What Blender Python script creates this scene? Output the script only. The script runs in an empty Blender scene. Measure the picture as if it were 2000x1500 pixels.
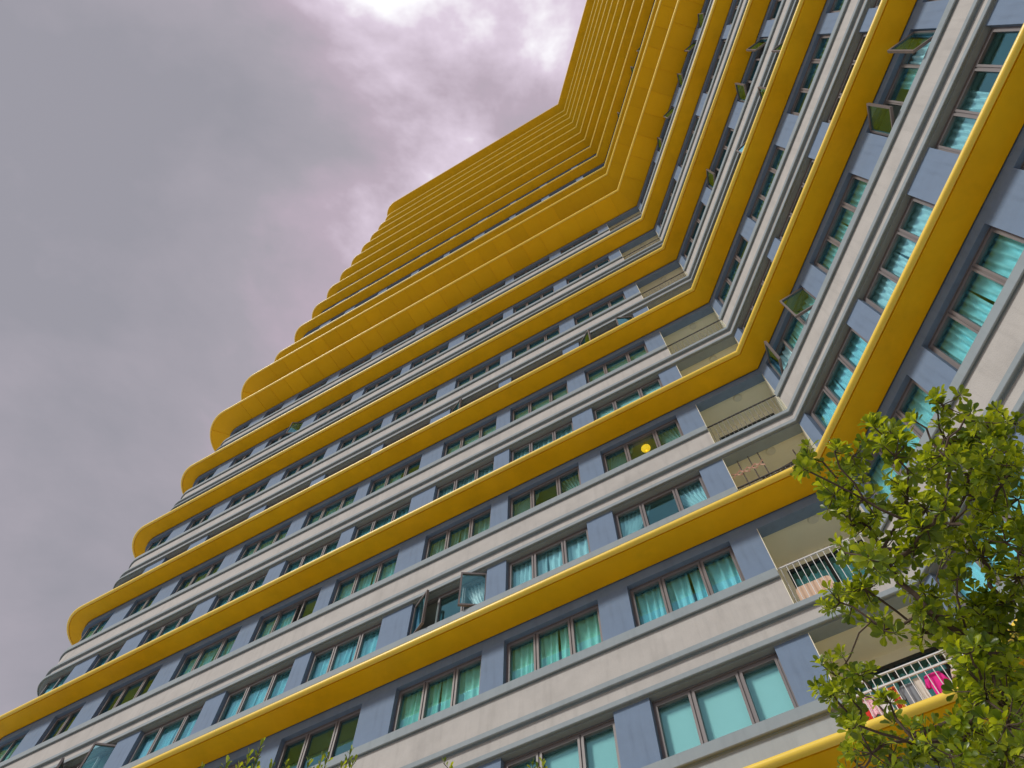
import bpy, bmesh, math, random
from mathutils import Vector, Matrix, noise
R_ = math.radians
random.seed(7)
SC = bpy.context.scene
COL = SC.collection

# ------------------------------------------------------------------ camera
CAM_Z = 1.6
F_PX, PITCH, ROLL = 1504.58, 1.160474, 0.0241069
cam_d = bpy.data.cameras.new('camera')
cam = bpy.data.objects.new('camera', cam_d); COL.objects.link(cam)
cam_d.sensor_width = 36.0
cam_d.lens = 36.0 * F_PX / 2000.0
cam_d.clip_start, cam_d.clip_end = 0.05, 3000
_fw = Vector((0, math.cos(PITCH), math.sin(PITCH)))
_up = Vector((0, -math.sin(PITCH), math.cos(PITCH)))
_rt = Vector((1, 0, 0))
_r = _rt * math.cos(ROLL) + _up * math.sin(ROLL)
_u = -_rt * math.sin(ROLL) + _up * math.cos(ROLL)
_m = Matrix((( _r.x, _u.x, -_fw.x, 0), (_r.y, _u.y, -_fw.y, 0), (_r.z, _u.z, -_fw.z, CAM_Z), (0, 0, 0, 1)))
cam.matrix_world = _m
SC.camera = cam

# ------------------------------------------------------------------ light
SUN_EL, SUN_AZ = R_(31), math.atan2(-0.50, -0.86)      # direction towards the sun, measured from +X
world = bpy.data.worlds.new('World'); SC.world = world; world.use_nodes = True
wt = world.node_tree; wt.nodes.clear()
def wn(t, **kw):
    n = wt.nodes.new(t)
    for k, v in kw.items(): setattr(n, k, v)
    return n
w_out = wn('ShaderNodeOutputWorld')
w_sky = wn('ShaderNodeTexSky', sky_type='NISHITA', sun_disc=False)
w_sky.sun_elevation = SUN_EL
w_sky.sun_rotation = math.pi / 2 - SUN_AZ
w_bg1 = wn('ShaderNodeBackground'); w_bg1.inputs['Strength'].default_value = 0.10
wt.links.new(w_sky.outputs[0], w_bg1.inputs['Color'])
w_tc = wn('ShaderNodeTexCoord')
w_sep = wn('ShaderNodeSeparateXYZ'); wt.links.new(w_tc.outputs['Generated'], w_sep.inputs[0])
w_abs = wn('ShaderNodeMath', operation='ABSOLUTE'); wt.links.new(w_sep.outputs['Z'], w_abs.inputs[0])
w_add = wn('ShaderNodeMath', operation='ADD'); wt.links.new(w_abs.outputs[0], w_add.inputs[0]); w_add.inputs[1].default_value = 0.25
w_div = wn('ShaderNodeVectorMath', operation='DIVIDE'); wt.links.new(w_tc.outputs['Generated'], w_div.inputs[0]); wt.links.new(w_add.outputs[0], w_div.inputs[1])
w_flat = wn('ShaderNodeVectorMath', operation='MULTIPLY'); wt.links.new(w_div.outputs[0], w_flat.inputs[0]); w_flat.inputs[1].default_value = (1, 1, 0)
w_map = wn('ShaderNodeMapping'); wt.links.new(w_flat.outputs[0], w_map.inputs[0])
w_map.inputs['Location'].default_value = (-13.3904, -34.4494, 0); w_map.inputs['Rotation'].default_value = (0, 0, 6.19655); w_map.inputs['Scale'].default_value = (2.10067,) * 3
w_n = wn('ShaderNodeTexNoise'); w_n.inputs['Scale'].default_value = 1.0; w_n.inputs['Detail'].default_value = 7; w_n.inputs['Roughness'].default_value = 0.56; w_n.inputs['Distortion'].default_value = 0.25
wt.links.new(w_map.outputs[0], w_n.inputs['Vector'])
w_r = wn('ShaderNodeValToRGB'); wt.links.new(w_n.outputs['Fac'], w_r.inputs[0])
cr = w_r.color_ramp
cr.elements[0].position = 0.40; cr.elements[0].color = (0.27, 0.26, 0.29, 1)
cr.elements[1].position = 0.705; cr.elements[1].color = (0.98, 1.0, 0.99, 1)
for p_, c_ in ((0.52, (0.325, 0.30, 0.335)), (0.60, (0.42, 0.345, 0.405)), (0.655, (0.62, 0.53, 0.62))):
    e_ = cr.elements.new(p_); e_.color = (*c_, 1)
w_bg2 = wn('ShaderNodeBackground'); w_bg2.inputs['Strength'].default_value = 0.84
wt.links.new(w_r.outputs[0], w_bg2.inputs['Color'])
w_mix = wn('ShaderNodeMixShader'); w_mix.inputs[0].default_value = 0.93
wt.links.new(w_bg1.outputs[0], w_mix.inputs[1]); wt.links.new(w_bg2.outputs[0], w_mix.inputs[2])
wt.links.new(w_mix.outputs[0], w_out.inputs[0])

sun_d = bpy.data.lights.new('sun', 'SUN'); sun_d.energy = 1.5; sun_d.angle = R_(12); sun_d.color = (1.0, 0.955, 0.88)
sun = bpy.data.objects.new('sun', sun_d); COL.objects.link(sun)
_sd = Vector((math.cos(SUN_EL) * math.cos(SUN_AZ), math.cos(SUN_EL) * math.sin(SUN_AZ), math.sin(SUN_EL)))
sun.rotation_euler = _sd.to_track_quat('Z', 'Y').to_euler()
sun.location = _sd * 60

SC.view_settings.view_transform = 'Standard'; SC.view_settings.look = 'None'
SC.view_settings.exposure = 0.58; SC.view_settings.gamma = 1.0; SC.view_settings.use_curve_mapping = False
SC.cycles.use_denoising = True
SC.cycles.max_bounces = 10; SC.cycles.transparent_max_bounces = 16; SC.cycles.diffuse_bounces = 5
SC.cycles.caustics_reflective = False; SC.cycles.caustics_refractive = False

# ------------------------------------------------------------------ materials
def mat(name, col, rough=0.6, var=0.08, scale=3.0, bump=0.0, bscale=60.0, spec=0.4, streak=0.0, dirt=0.0, rnd=0.0, metallic=0.0):
    m = bpy.data.materials.new(name); m.use_nodes = True
    t = m.node_tree; b = t.nodes['Principled BSDF']
    b.inputs['Roughness'].default_value = rough; b.inputs['Specular IOR Level'].default_value = spec; b.inputs['Metallic'].default_value = metallic
    tc = t.nodes.new('ShaderNodeTexCoord')
    n1 = t.nodes.new('ShaderNodeTexNoise'); n1.inputs['Scale'].default_value = scale; n1.inputs['Detail'].default_value = 6; n1.inputs['Roughness'].default_value = 0.6
    t.links.new(tc.outputs['Object'], n1.inputs['Vector'])
    mx = t.nodes.new('ShaderNodeMix'); mx.data_type = 'RGBA'
    mx.inputs[6].default_value = tuple(max(0, c * (1 - var * 1.6)) for c in col) + (1,)
    mx.inputs[7].default_value = tuple(min(1, c * (1 + var * 1.6)) for c in col) + (1,)
    t.links.new(n1.outputs['Fac'], mx.inputs[0])
    last = mx.outputs[2]
    if streak > 0:
        mp = t.nodes.new('ShaderNodeMapping'); mp.inputs['Scale'].default_value = (5.0, 5.0, 0.5)
        t.links.new(tc.outputs['Object'], mp.inputs[0])
        n2 = t.nodes.new('ShaderNodeTexNoise'); n2.inputs['Scale'].default_value = 1.6; n2.inputs['Detail'].default_value = 5
        t.links.new(mp.outputs[0], n2.inputs['Vector'])
        rp = t.nodes.new('ShaderNodeMapRange'); rp.inputs[1].default_value = 0.50; rp.inputs[2].default_value = 0.75; rp.inputs[3].default_value = 0.0; rp.inputs[4].default_value = streak
        t.links.new(n2.outputs['Fac'], rp.inputs[0])
        m2 = t.nodes.new('ShaderNodeMix'); m2.data_type = 'RGBA'; t.links.new(rp.outputs[0], m2.inputs[0]); t.links.new(last, m2.inputs[6])
        m2.inputs[7].default_value = tuple(c * 0.55 for c in col) + (1,)
        last = m2.outputs[2]
    if dirt > 0:
        n3 = t.nodes.new('ShaderNodeTexNoise'); n3.inputs['Scale'].default_value = 0.7; n3.inputs['Detail'].default_value = 8; n3.inputs['Roughness'].default_value = 0.7
        t.links.new(tc.outputs['Object'], n3.inputs['Vector'])
        rp = t.nodes.new('ShaderNodeMapRange'); rp.inputs[1].default_value = 0.52; rp.inputs[2].default_value = 0.70; rp.inputs[4].default_value = dirt
        t.links.new(n3.outputs['Fac'], rp.inputs[0])
        m3 = t.nodes.new('ShaderNodeMix'); m3.data_type = 'RGBA'; t.links.new(rp.outputs[0], m3.inputs[0]); t.links.new(last, m3.inputs[6])
        m3.inputs[7].default_value = tuple(c * 0.62 for c in col) + (1,)
        last = m3.outputs[2]
    if rnd > 0:
        oi = t.nodes.new('ShaderNodeObjectInfo'); hs = t.nodes.new('ShaderNodeHueSaturation')
        rp = t.nodes.new('ShaderNodeMapRange'); rp.inputs[3].default_value = 1 - rnd; rp.inputs[4].default_value = 1 + rnd
        t.links.new(oi.outputs['Random'], rp.inputs[0]); t.links.new(rp.outputs[0], hs.inputs['Value']); t.links.new(last, hs.inputs['Color'])
        last = hs.outputs[0]
    t.links.new(last, b.inputs['Base Color'])
    if bump > 0:
        nb = t.nodes.new('ShaderNodeTexNoise'); nb.inputs['Scale'].default_value = bscale; nb.inputs['Detail'].default_value = 5
        t.links.new(tc.outputs['Object'], nb.inputs['Vector'])
        bp = t.nodes.new('ShaderNodeBump'); bp.inputs['Strength'].default_value = bump; bp.inputs['Distance'].default_value = 0.01
        t.links.new(nb.outputs['Fac'], bp.inputs['Height']); t.links.new(bp.outputs[0], b.inputs['Normal'])
    return m

M = {}
M['yellow'] = mat('yellow_paint', (0.84, 0.465, 0.002), 0.5, 0.12, 1.7, 0.15, 25, 0.22, dirt=0.30)
M['trim'] = mat('yellow_trim_sky_highlight', (0.93, 0.66, 0.07), 0.36, 0.05, 2.0, 0.05, 12, 0.7, dirt=0.12)  # paler than the fin yellow: sky highlight on the lips put into the colour
M['panel'] = mat('yellow_panel_paint', (0.87, 0.485, 0.002), 0.42, 0.05, 1.3, 0.04, 10, 0.25, rnd=0.06)
M['blue'] = mat('blue_grey_paint', (0.165, 0.232, 0.335), 0.75, 0.09, 2.4, 0.3, 45, 0.25, streak=0.26, dirt=0.12)
M['ledge'] = mat('grey_ledge_paint', (0.265, 0.315, 0.34), 0.7, 0.07, 2.0, 0.2, 45, 0.3, streak=0.20, dirt=0.15)
M['spandrel'] = mat('light_concrete_render', (0.465, 0.45, 0.425), 0.8, 0.11, 1.8, 0.6, 40, 0.2, streak=0.24, dirt=0.28)
M['pale'] = mat('pale_grey_render', (0.36, 0.395, 0.405), 0.78, 0.07, 2.0, 0.3, 45, 0.25, streak=0.16, dirt=0.15)
M['frame'] = mat('bronze_grey_aluminium', (0.165, 0.148, 0.148), 0.45, 0.06, 6, 0.0, spec=0.5)
M['dark_frame'] = mat('dark_aluminium', (0.03, 0.032, 0.036), 0.4, 0.06, 6)
M['beige'] = mat('beige_wall_paint', (0.90, 0.86, 0.69), 0.75, 0.04, 2.0, 0.15, 50, 0.2, dirt=0.08)
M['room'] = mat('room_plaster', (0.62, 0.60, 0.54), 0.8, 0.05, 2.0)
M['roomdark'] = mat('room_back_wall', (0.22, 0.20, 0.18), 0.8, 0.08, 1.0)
M['steel'] = mat('white_painted_steel', (0.66, 0.67, 0.68), 0.4, 0.05, 8)
M['rail_grey'] = mat('grey_painted_steel', (0.22, 0.22, 0.22), 0.45, 0.05, 8)
M['rail_dark'] = mat('dark_painted_steel', (0.05, 0.05, 0.055), 0.45, 0.05, 8)
M['c_cyan'] = mat('pale_aqua_curtain', (0.58, 0.88, 0.94), 0.85, 0.05, 2, rnd=0.05)
M['c_mint'] = mat('mint_curtain', (0.66, 0.93, 0.80), 0.85, 0.05, 2, rnd=0.05)
M['c_white'] = mat('white_curtain', (0.88, 0.90, 0.90), 0.85, 0.04, 2, rnd=0.06)
M['c_grey'] = mat('grey_curtain', (0.46, 0.52, 0.52), 0.85, 0.05, 2, rnd=0.08)
M['c_brown'] = mat('brown_curtain', (0.17, 0.12, 0.09), 0.85, 0.1, 2, rnd=0.1)
M['blind'] = mat('grey_green_roller_blind', (0.46, 0.55, 0.52), 0.8, 0.03, 2, rnd=0.12)
M['blind_pale'] = mat('pale_roller_blind', (0.74, 0.78, 0.73), 0.8, 0.03, 2, rnd=0.05)
M['bark'] = mat('brown_bark', (0.085, 0.058, 0.042), 0.85, 0.25, 14, 0.6, 60)
M['ground'] = mat('concrete_paving', (0.56, 0.55, 0.53), 0.85, 0.12, 0.6, 0.3, 20, dirt=0.25)
M['wood'] = mat('pinkish_wood', (0.72, 0.47, 0.38), 0.6, 0.12, 10)
M['darkwood'] = mat('dark_wood_pole', (0.045, 0.03, 0.025), 0.5, 0.1, 10)
M['pad'] = mat('beige_padding', (0.62, 0.44, 0.32), 0.8, 0.06, 5)
M['lamp_white'] = mat('lamp_ring_white', (0.75, 0.72, 0.60), 0.4, 0.03, 5)

# glass: tinted see-through plus a teal coated reflection
gm = bpy.data.materials.new('teal_window_glass'); gm.use_nodes = True
t = gm.node_tree; t.nodes.clear()
o_ = t.nodes.new('ShaderNodeOutputMaterial'); mx_ = t.nodes.new('ShaderNodeMixShader')
tr_ = t.nodes.new('ShaderNodeBsdfTransparent'); tr_.inputs['Color'].default_value = (0.80, 0.97, 0.985, 1)
gl_ = t.nodes.new('ShaderNodeBsdfGlossy'); gl_.inputs['Color'].default_value = (0.40, 0.88, 1.0, 1); gl_.inputs['Roughness'].default_value = 0.015
lw_ = t.nodes.new('ShaderNodeLayerWeight'); lw_.inputs['Blend'].default_value = 0.5
pw_ = t.nodes.new('ShaderNodeMath'); pw_.operation = 'POWER'; t.links.new(lw_.outputs['Facing'], pw_.inputs[0]); pw_.inputs[1].default_value = 2.6
mr_ = t.nodes.new('ShaderNodeMapRange'); mr_.inputs[3].default_value = 0.06; mr_.inputs[4].default_value = 0.95; t.links.new(pw_.outputs[0], mr_.inputs[0])
t.links.new(mr_.outputs[0], mx_.inputs[0]); t.links.new(tr_.outputs[0], mx_.inputs[1]); t.links.new(gl_.outputs[0], mx_.inputs[2]); t.links.new(mx_.outputs[0], o_.inputs[0])
M['glass'] = gm

def leaf_mat(name, col, tcol):
    m = bpy.data.materials.new(name); m.use_nodes = True
    t = m.node_tree; b = t.nodes['Principled BSDF']; out = t.nodes['Material Output']
    b.inputs['Roughness'].default_value = 0.32; b.inputs['Specular IOR Level'].default_value = 0.5
    ge = t.nodes.new('ShaderNodeNewGeometry')
    oi = t.nodes.new('ShaderNodeObjectInfo'); ad = t.nodes.new('ShaderNodeMath'); ad.operation = 'ADD'; fr = t.nodes.new('ShaderNodeMath'); fr.operation = 'FRACT'
    t.links.new(ge.outputs['Random Per Island'], ad.inputs[0]); t.links.new(oi.outputs['Random'], ad.inputs[1]); t.links.new(ad.outputs[0], fr.inputs[0])
    rp = t.nodes.new('ShaderNodeValToRGB'); t.links.new(fr.outputs[0], rp.inputs[0])
    rp.color_ramp.elements[0].color = (col[0] * 0.34, col[1] * 0.42, col[2] * 0.6, 1)
    rp.color_ramp.elements[1].color = (col[0] * 2.2, col[1] * 1.75, col[2] * 1.0, 1)
    e = rp.color_ramp.elements.new(0.6); e.color = (*col, 1)
    t.links.new(rp.outputs[0], b.inputs['Base Color'])
    tl = t.nodes.new('ShaderNodeBsdfTranslucent')
    rt = t.nodes.new('ShaderNodeValToRGB'); t.links.new(fr.outputs[0], rt.inputs[0])
    rt.color_ramp.elements[0].color = (tcol[0] * 0.28, tcol[1] * 0.36, tcol[2], 1); rt.color_ramp.elements[1].color = (tcol[0] * 1.6, tcol[1] * 1.35, tcol[2], 1)
    t.links.new(rt.outputs[0], tl.inputs['Color'])
    ms = t.nodes.new('ShaderNodeMixShader'); ms.inputs[0].default_value = 0.42
    t.links.new(b.outputs[0], ms.inputs[1]); t.links.new(tl.outputs[0], ms.inputs[2]); t.links.new(ms.outputs[0], out.inputs[0])
    return m
M['leaf'] = leaf_mat('glossy_green_leaf', (0.12, 0.195, 0.014), (0.62, 0.78, 0.02))

# ------------------------------------------------------------------ helpers
def mesh_of(name, verts, faces, mats, fmat=None, smooth=None):
    me = bpy.data.meshes.new(name); me.from_pydata(verts, [], faces)
    for mm in (mats if isinstance(mats, (list, tuple)) else [mats]): me.materials.append(mm)
    if fmat:
        for p, i in zip(me.polygons, fmat): p.material_index = i
    me.update()
    if smooth is not None:
        for p in me.polygons: p.use_smooth = True
        me.set_sharp_from_angle(angle=smooth)
    return me
def link(name, me, parent=None, mw=None):
    o = bpy.data.objects.new(name, me); COL.objects.link(o)
    if parent is not None: o.parent = parent
    if mw is not None: o.matrix_local = mw
    return o
def tag(o, label, cat, group=None):
    o['label'] = label; o['category'] = cat
    if group: o['group'] = group
    return o

class MB:
    """collects shapes into one mesh"""
    def __init__(s): s.v, s.f, s.m = [], [], []
    def box(s, x0, x1, y0, y1, z0, z1, mi=0):
        b = len(s.v)
        s.v += [(x, y, z) for z in (z0, z1) for y in (y0, y1) for x in (x0, x1)]
        for f in ((0, 2, 3, 1), (4, 5, 7, 6), (0, 1, 5, 4), (2, 6, 7, 3), (0, 4, 6, 2), (1, 3, 7, 5)):
            s.f.append(tuple(b + i for i in f)); s.m.append(mi)
    def tube(s, pts, rads, n=6, mi=0, caps=True):
        pts = [Vector(p) for p in pts]; b = len(s.v)
        up = Vector((0.3, 0.1, 1)).normalized()
        for i, p in enumerate(pts):
            d = (pts[min(i + 1, len(pts) - 1)] - pts[max(i - 1, 0)])
            d = d.normalized() if d.length > 1e-9 else Vector((0, 0, 1))
            a = d.cross(up)
            if a.length < 1e-3: a = d.cross(Vector((1, 0, 0)))
            a.normalize(); c = d.cross(a)
            r = rads[i] if isinstance(rads, (list, tuple)) else rads
            for k in range(n):
                an = 2 * math.pi * k / n
                s.v.append(tuple(p + (a * math.cos(an) + c * math.sin(an)) * r))
        for i in range(len(pts) - 1):
            for k in range(n):
                s.f.append((b + i * n + k, b + i * n + (k + 1) % n, b + (i + 1) * n + (k + 1) % n, b + (i + 1) * n + k)); s.m.append(mi)
        if caps:
            s.f.append(tuple(b + k for k in reversed(range(n)))); s.m.append(mi)
            e = b + (len(pts) - 1) * n
            s.f.append(tuple(e + k for k in range(n))); s.m.append(mi)
    def grid(s, fn, nu, nv, mi=0):
        b = len(s.v)
        for j in range(nv + 1):
            for i in range(nu + 1): s.v.append(tuple(fn(i / nu, j / nv)))
        w = nu + 1
        for j in range(nv):
            for i in range(nu):
                s.f.append((b + j * w + i, b + j * w + i + 1, b + (j + 1) * w + i + 1, b + (j + 1) * w + i)); s.m.append(mi)
    def mesh(s, name, mats, smooth=None): return mesh_of(name, s.v, s.f, mats, s.m, smooth)

# ------------------------------------------------------------------ the tower's plan
C0 = Vector((6.305598, 7.384407))
AL, AR = 2.60034243, -1.32861630
TL = Vector((math.cos(AL), math.sin(AL)))            # along the left wing, away from the corner
TR = Vector((math.cos(AR), math.sin(AR)))            # along the right wing, away from the corner
NL = Vector((-TL.y, TL.x)); NL = NL if NL.dot(C0) < 0 else -NL
NR = Vector((-TR.y, TR.x)); NR = NR if NR.dot(C0) < 0 else -NR
S_ARC, R_ARC = 26.3, 1.0
S_REND = -22.0
ARC_LEN = R_ARC * math.pi / 2
S_END = S_ARC + ARC_LEN + 9.0
Z0, PITCH_Z = 1.6 + 7.103, 5.6

def frame_at(s):
    """point on the wall line, tangent (towards growing s), outward normal"""
    if s <= 0: return C0 + TR * (-s), -TR, NR
    if s <= S_ARC: return C0 + TL * s, TL.copy(), NL
    cen = C0 + TL * S_ARC - NL * R_ARC
    a = min((s - S_ARC) / R_ARC, math.pi / 2)
    n = NL * math.cos(a) + TL * math.sin(a); tg = TL * math.cos(a) - NL * math.sin(a)
    p = cen + n * R_ARC
    if s > S_ARC + ARC_LEN: p = p + tg * (s - S_ARC - ARC_LEN)
    return p, tg, n
def W(s, off, z):
    p, tg, n = frame_at(s); q = p + n * off
    return Vector((q.x, q.y, z))
def MW(s, z):
    """local frame: x along the wall, y outward, z up"""
    p, tg, n = frame_at(s)
    return Matrix(((tg.x, n.x, 0, p.x), (tg.y, n.y, 0, p.y), (0, 0, 1, z), (0, 0, 0, 1)))
_mit = (NL + NR); _mit = _mit / (_mit.dot(NL))          # offset vector at the corner
BREAKS = [0.0] + [S_ARC + ARC_LEN * i / 14 for i in range(15)]
def sweep_pts(s0, s1):
    ss = [s0] + [b for b in BREAKS if s0 + 1e-6 < b < s1 - 1e-6] + [s1]
    out = []
    for s in ss:
        p, tg, n = frame_at(s)
        if abs(s) < 1e-9 and s0 < -1e-6 and s1 > 1e-6: n = _mit
        out.append((p, n))
    return out
def sweep(name, prof, s0, s1, z, m, parent, smooth=None, mats=None):
    pts = sweep_pts(s0, s1); n = len(prof); v = []; f = []
    for p, nn in pts:
        for (o, h) in prof:
            q = p + nn * o; v.append((q.x, q.y, z + h))
    for i in range(len(pts) - 1):
        for k in range(n):
            a = i * n + k; b = i * n + (k + 1) % n
            f.append((a, b, b + n, a + n))
    f.append(tuple(range(n - 1, -1, -1))); f.append(tuple((len(pts) - 1) * n + k for k in range(n)))
    bm = bmesh.new(); vs = [bm.verts.new(c) for c in v]
    for ff in f:
        try: bm.faces.new([vs[i] for i in ff])
        except ValueError: pass
    bmesh.ops.recalc_face_normals(bm, faces=bm.faces)
    me = bpy.data.meshes.new(name); bm.to_mesh(me); bm.free(); me.materials.append(m)
    if smooth is not None:
        for p_ in me.polygons: p_.use_smooth = True
        me.set_sharp_from_angle(angle=smooth)
    return link(name, me, parent)
def rect(o0, o1, z0, z1, ch=0.0):
    if ch <= 0: return [(o0, z0), (o1, z0), (o1, z1), (o0, z1)]
    # drip groove under the nose of every ledge
    return [(o0, z0), (0.012, z0), (0.016, z0 + 0.028), (o1 - 0.034, z0 + 0.028), (o1 - 0.03, z0), (o1 - ch, z0), (o1, z0 + ch), (o1, z1 - ch), (o1 - ch, z1), (o0, z1)]

# ------------------------------------------------------------------ ground
g = link('ground', mesh_of('ground', [(-600, -600, 0), (600, -600, 0), (600, 600, 0), (-600, 600, 0)], [(0, 1, 2, 3)], M['ground'])); g['kind'] = 'structure'

# ------------------------------------------------------------------ tower
tower = link('apartment_tower', None)
tower.location = (0, 0, 0)
tag(tower, 'tall apartment tower with yellow projecting fins, grey ledges and teal windows', 'building')

PIERS_L = [(2.39, 4.585), (5.24, 7.40), (7.93, 10.05), (10.93, 13.09), (13.61, 15.83), (16.50, 18.72), (19.53, 21.71), (22.63, 23.97)]
WIN_R = [(-2.40, -0.27), (-5.13, -2.95), (-8.19, -6.03), (-10.90, -8.72), (-13.96, -11.80)]
BAL = 1.82
K_TOP = 18
Z_SB, Z_WB, Z_HB = 0.985, 1.20, 2.495       # lower row of a module: sill bottom, window bottom, window head
Z_SA, Z_WA, Z_HA = 3.86, 4.085, 5.36        # upper row
ROWS = [(-1, 'A')] + [(k, 'B') for k in range(0, 5)] + [(k, 'A') for k in range(0, 6)] + [(k, 'A') for k in range(8, 12)]
ROWSET = set(ROWS)

def fin_profile(dep, th=0.12):
    return [(-0.22, 0.10), (0.034, 0.10), (0.034, 0.0), (dep - 0.13, 0.0), (dep - 0.13, 0.04), (dep - 0.10, 0.04), (dep - 0.10, th - 0.006), (0.0, th + 0.18), (-0.22, th + 0.18)]
def wide_profile(dep, th=0.14):
    return [(-0.22, 0.05), (0.03, 0.05), (0.03, 0.022), (dep - 0.10, 0.022), (dep - 0.10, th - 0.006), (0.0, th + 0.2), (-0.22, th + 0.2)]
def trim_profile(dep, th):
    # rounded edge trim along the outer lip
    r = th / 2; pr = [(dep - 0.098, 0.0), (dep - r, 0.0)] if th < 0.19 else [(dep - r - 0.01, 0.0), (dep - r, 0.0)]
    x0 = pr[0][0]
    for i in range(1, 10):
        a = -math.pi / 2 + math.pi * i / 10
        pr.append((dep - r + r * math.cos(a), r + r * math.sin(a)))
    return pr + [(dep - r, th), (x0, th)]

for k in range(0, K_TOP + 1):
    z = Z0 + PITCH_Z * k
    if k in (6, 7):
        fn = sweep('fin', wide_profile(1.254), S_REND, S_END, z, M['yellow'], tower, smooth=R_(30))
        fn['label'] = 'wide yellow fin with panelled underside'
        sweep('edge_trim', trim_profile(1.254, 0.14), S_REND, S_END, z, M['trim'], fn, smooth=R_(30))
        edges = [-14.0 + i * 1.06 for i in range(13)]
        edges = [e for e in edges if e < -0.6] + [0.0] + [1.0 + i * 1.05 for i in range(24)] + [S_ARC + 0.2 + ARC_LEN * 0.33, S_ARC + 0.2 + ARC_LEN * 0.75]
        for a, b in zip(edges[:-1], edges[1:]):
            # each cladding panel hangs just under the fin, open joints between
            a2 = a + (0.009 if a != 0 else 0.0); b2 = b - (0.009 if b != 0 else 0.0)
            pts = []
            for s in [a2] + [q for q in BREAKS if a2 + 1e-6 < q < b2 - 1e-6] + [b2]:
                p, tg, n = frame_at(s)
                if abs(s) < 1e-9: 
                    sgn = 1 if b2 > 0.01 else -1
                    p = p + tg * 0.006 * sgn; n = _mit
                pts.append((p, n))
            v = []
            for p, n in pts:
                for o, h in ((0.045, 0.0), (1.254 - 0.12, 0.0), (1.254 - 0.12, 0.0205), (0.045, 0.0205)):
                    q = p + n * o; v.append((q.x, q.y, z + h))
            f = []
            for i in range(len(pts) - 1):
                for j in range(4):
                    c, d = i * 4 + j, i * 4 + (j + 1) % 4
                    f.append((c, d, d + 4, c + 4))
            f.append((3, 2, 1, 0)); e_ = (len(pts) - 1) * 4; f.append((e_, e_ + 1, e_ + 2, e_ + 3))
            link('panel', mesh_of('panel', v, f, M['panel']), fn)
    elif k == K_TOP:
        fn = sweep('roof_cornice', fin_profile(1.32, 0.18), S_REND, S_END, z, M['yellow'], tower, smooth=R_(30))
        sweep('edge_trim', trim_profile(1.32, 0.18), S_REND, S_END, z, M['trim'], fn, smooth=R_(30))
    else:
        fn = sweep('fin', fin_profile(0.7237), S_REND, S_END, z, M['yellow'], tower, smooth=R_(30))
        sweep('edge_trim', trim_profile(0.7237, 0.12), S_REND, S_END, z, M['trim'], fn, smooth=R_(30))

CH = 0.008
for k in range(-1, K_TOP):
    z = Z0 + PITCH_Z * k
    hasB, hasA = (k, 'B') in ROWSET, (k, 'A') in ROWSET
    if not hasA and not hasB:
        sweep('wall', rect(-0.25, 0.0, 0.302, 5.64), S_REND, S_END, z, M['blue'], tower); continue
    # middle bands
    sweep('ledge', rect(-0.25, 0.10, 2.495, 2.61, CH), S_REND, S_END, z, M['ledge'], tower)
    sweep('white_band', rect(-0.25, 0.0, 2.612, 2.963), S_REND, S_END, z, M['spandrel'], tower)
    sweep('ledge', rect(-0.25, 0.10, 2.965, 3.09, CH), S_REND, S_END, z, M['ledge'], tower)
    if hasB:
        sweep('spandrel', rect(-0.25, 0.0, 0.302, Z_SB), BAL, S_END, z, M['pale'], tower)
        sweep('spandrel', rect(-0.25, 0.0, 0.302, Z_SB), S_REND, 0.0, z, M['pale'], tower)
        sweep('sill', rect(-0.25, 0.10, Z_SB + 0.002, Z_WB, CH), BAL, S_END, z, M['ledge'], tower)
        sweep('sill', rect(-0.25, 0.10, Z_SB + 0.002, Z_WB, CH), S_REND, 0.0, z, M['ledge'], tower)
    else:
        sweep('wall', rect(-0.25, 0.0, 0.302, 2.493), S_REND, S_END, z, M['blue'], tower)
    if hasA:
        sweep('spandrel', rect(-0.25, 0.0, 3.092, Z_SA), BAL, S_END, z, M['spandrel'], tower)
        sweep('spandrel', rect(-0.25, 0.0, 3.092, Z_SA), S_REND, 0.0, z, M['spandrel'], tower)
        sweep('sill', rect(-0.25, 0.075, Z_SA + 0.002, Z_WA, CH), BAL, S_END, z, M['ledge'], tower)
        sweep('sill', rect(-0.25, 0.075, Z_SA + 0.002, Z_WA, CH), S_REND, 0.0, z, M['ledge'], tower)
        sweep('lintel', rect(-0.25, 0.0, Z_HA, 5.648), S_REND, S_END, z, M['blue'], tower)
    else:
        sweep('wall', rect(-0.25, 0.0, 3.092, 5.648), S_REND, S_END, z, M['blue'], tower)
# ground floor, roof and the core behind the rooms
sweep('base_wall', rect(-0.25, 0.02, 0.0, Z0 - PITCH_Z + 2.49), S_REND, S_END, 0.0, M['spandrel'], tower)
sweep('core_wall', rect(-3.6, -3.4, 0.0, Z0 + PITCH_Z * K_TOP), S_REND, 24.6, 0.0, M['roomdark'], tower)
sweep('roof', rect(-9.0, -0.23, 0.30, 0.5), S_REND, 24.6, Z0 + PITCH_Z * K_TOP, M['ledge'], tower)

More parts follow.
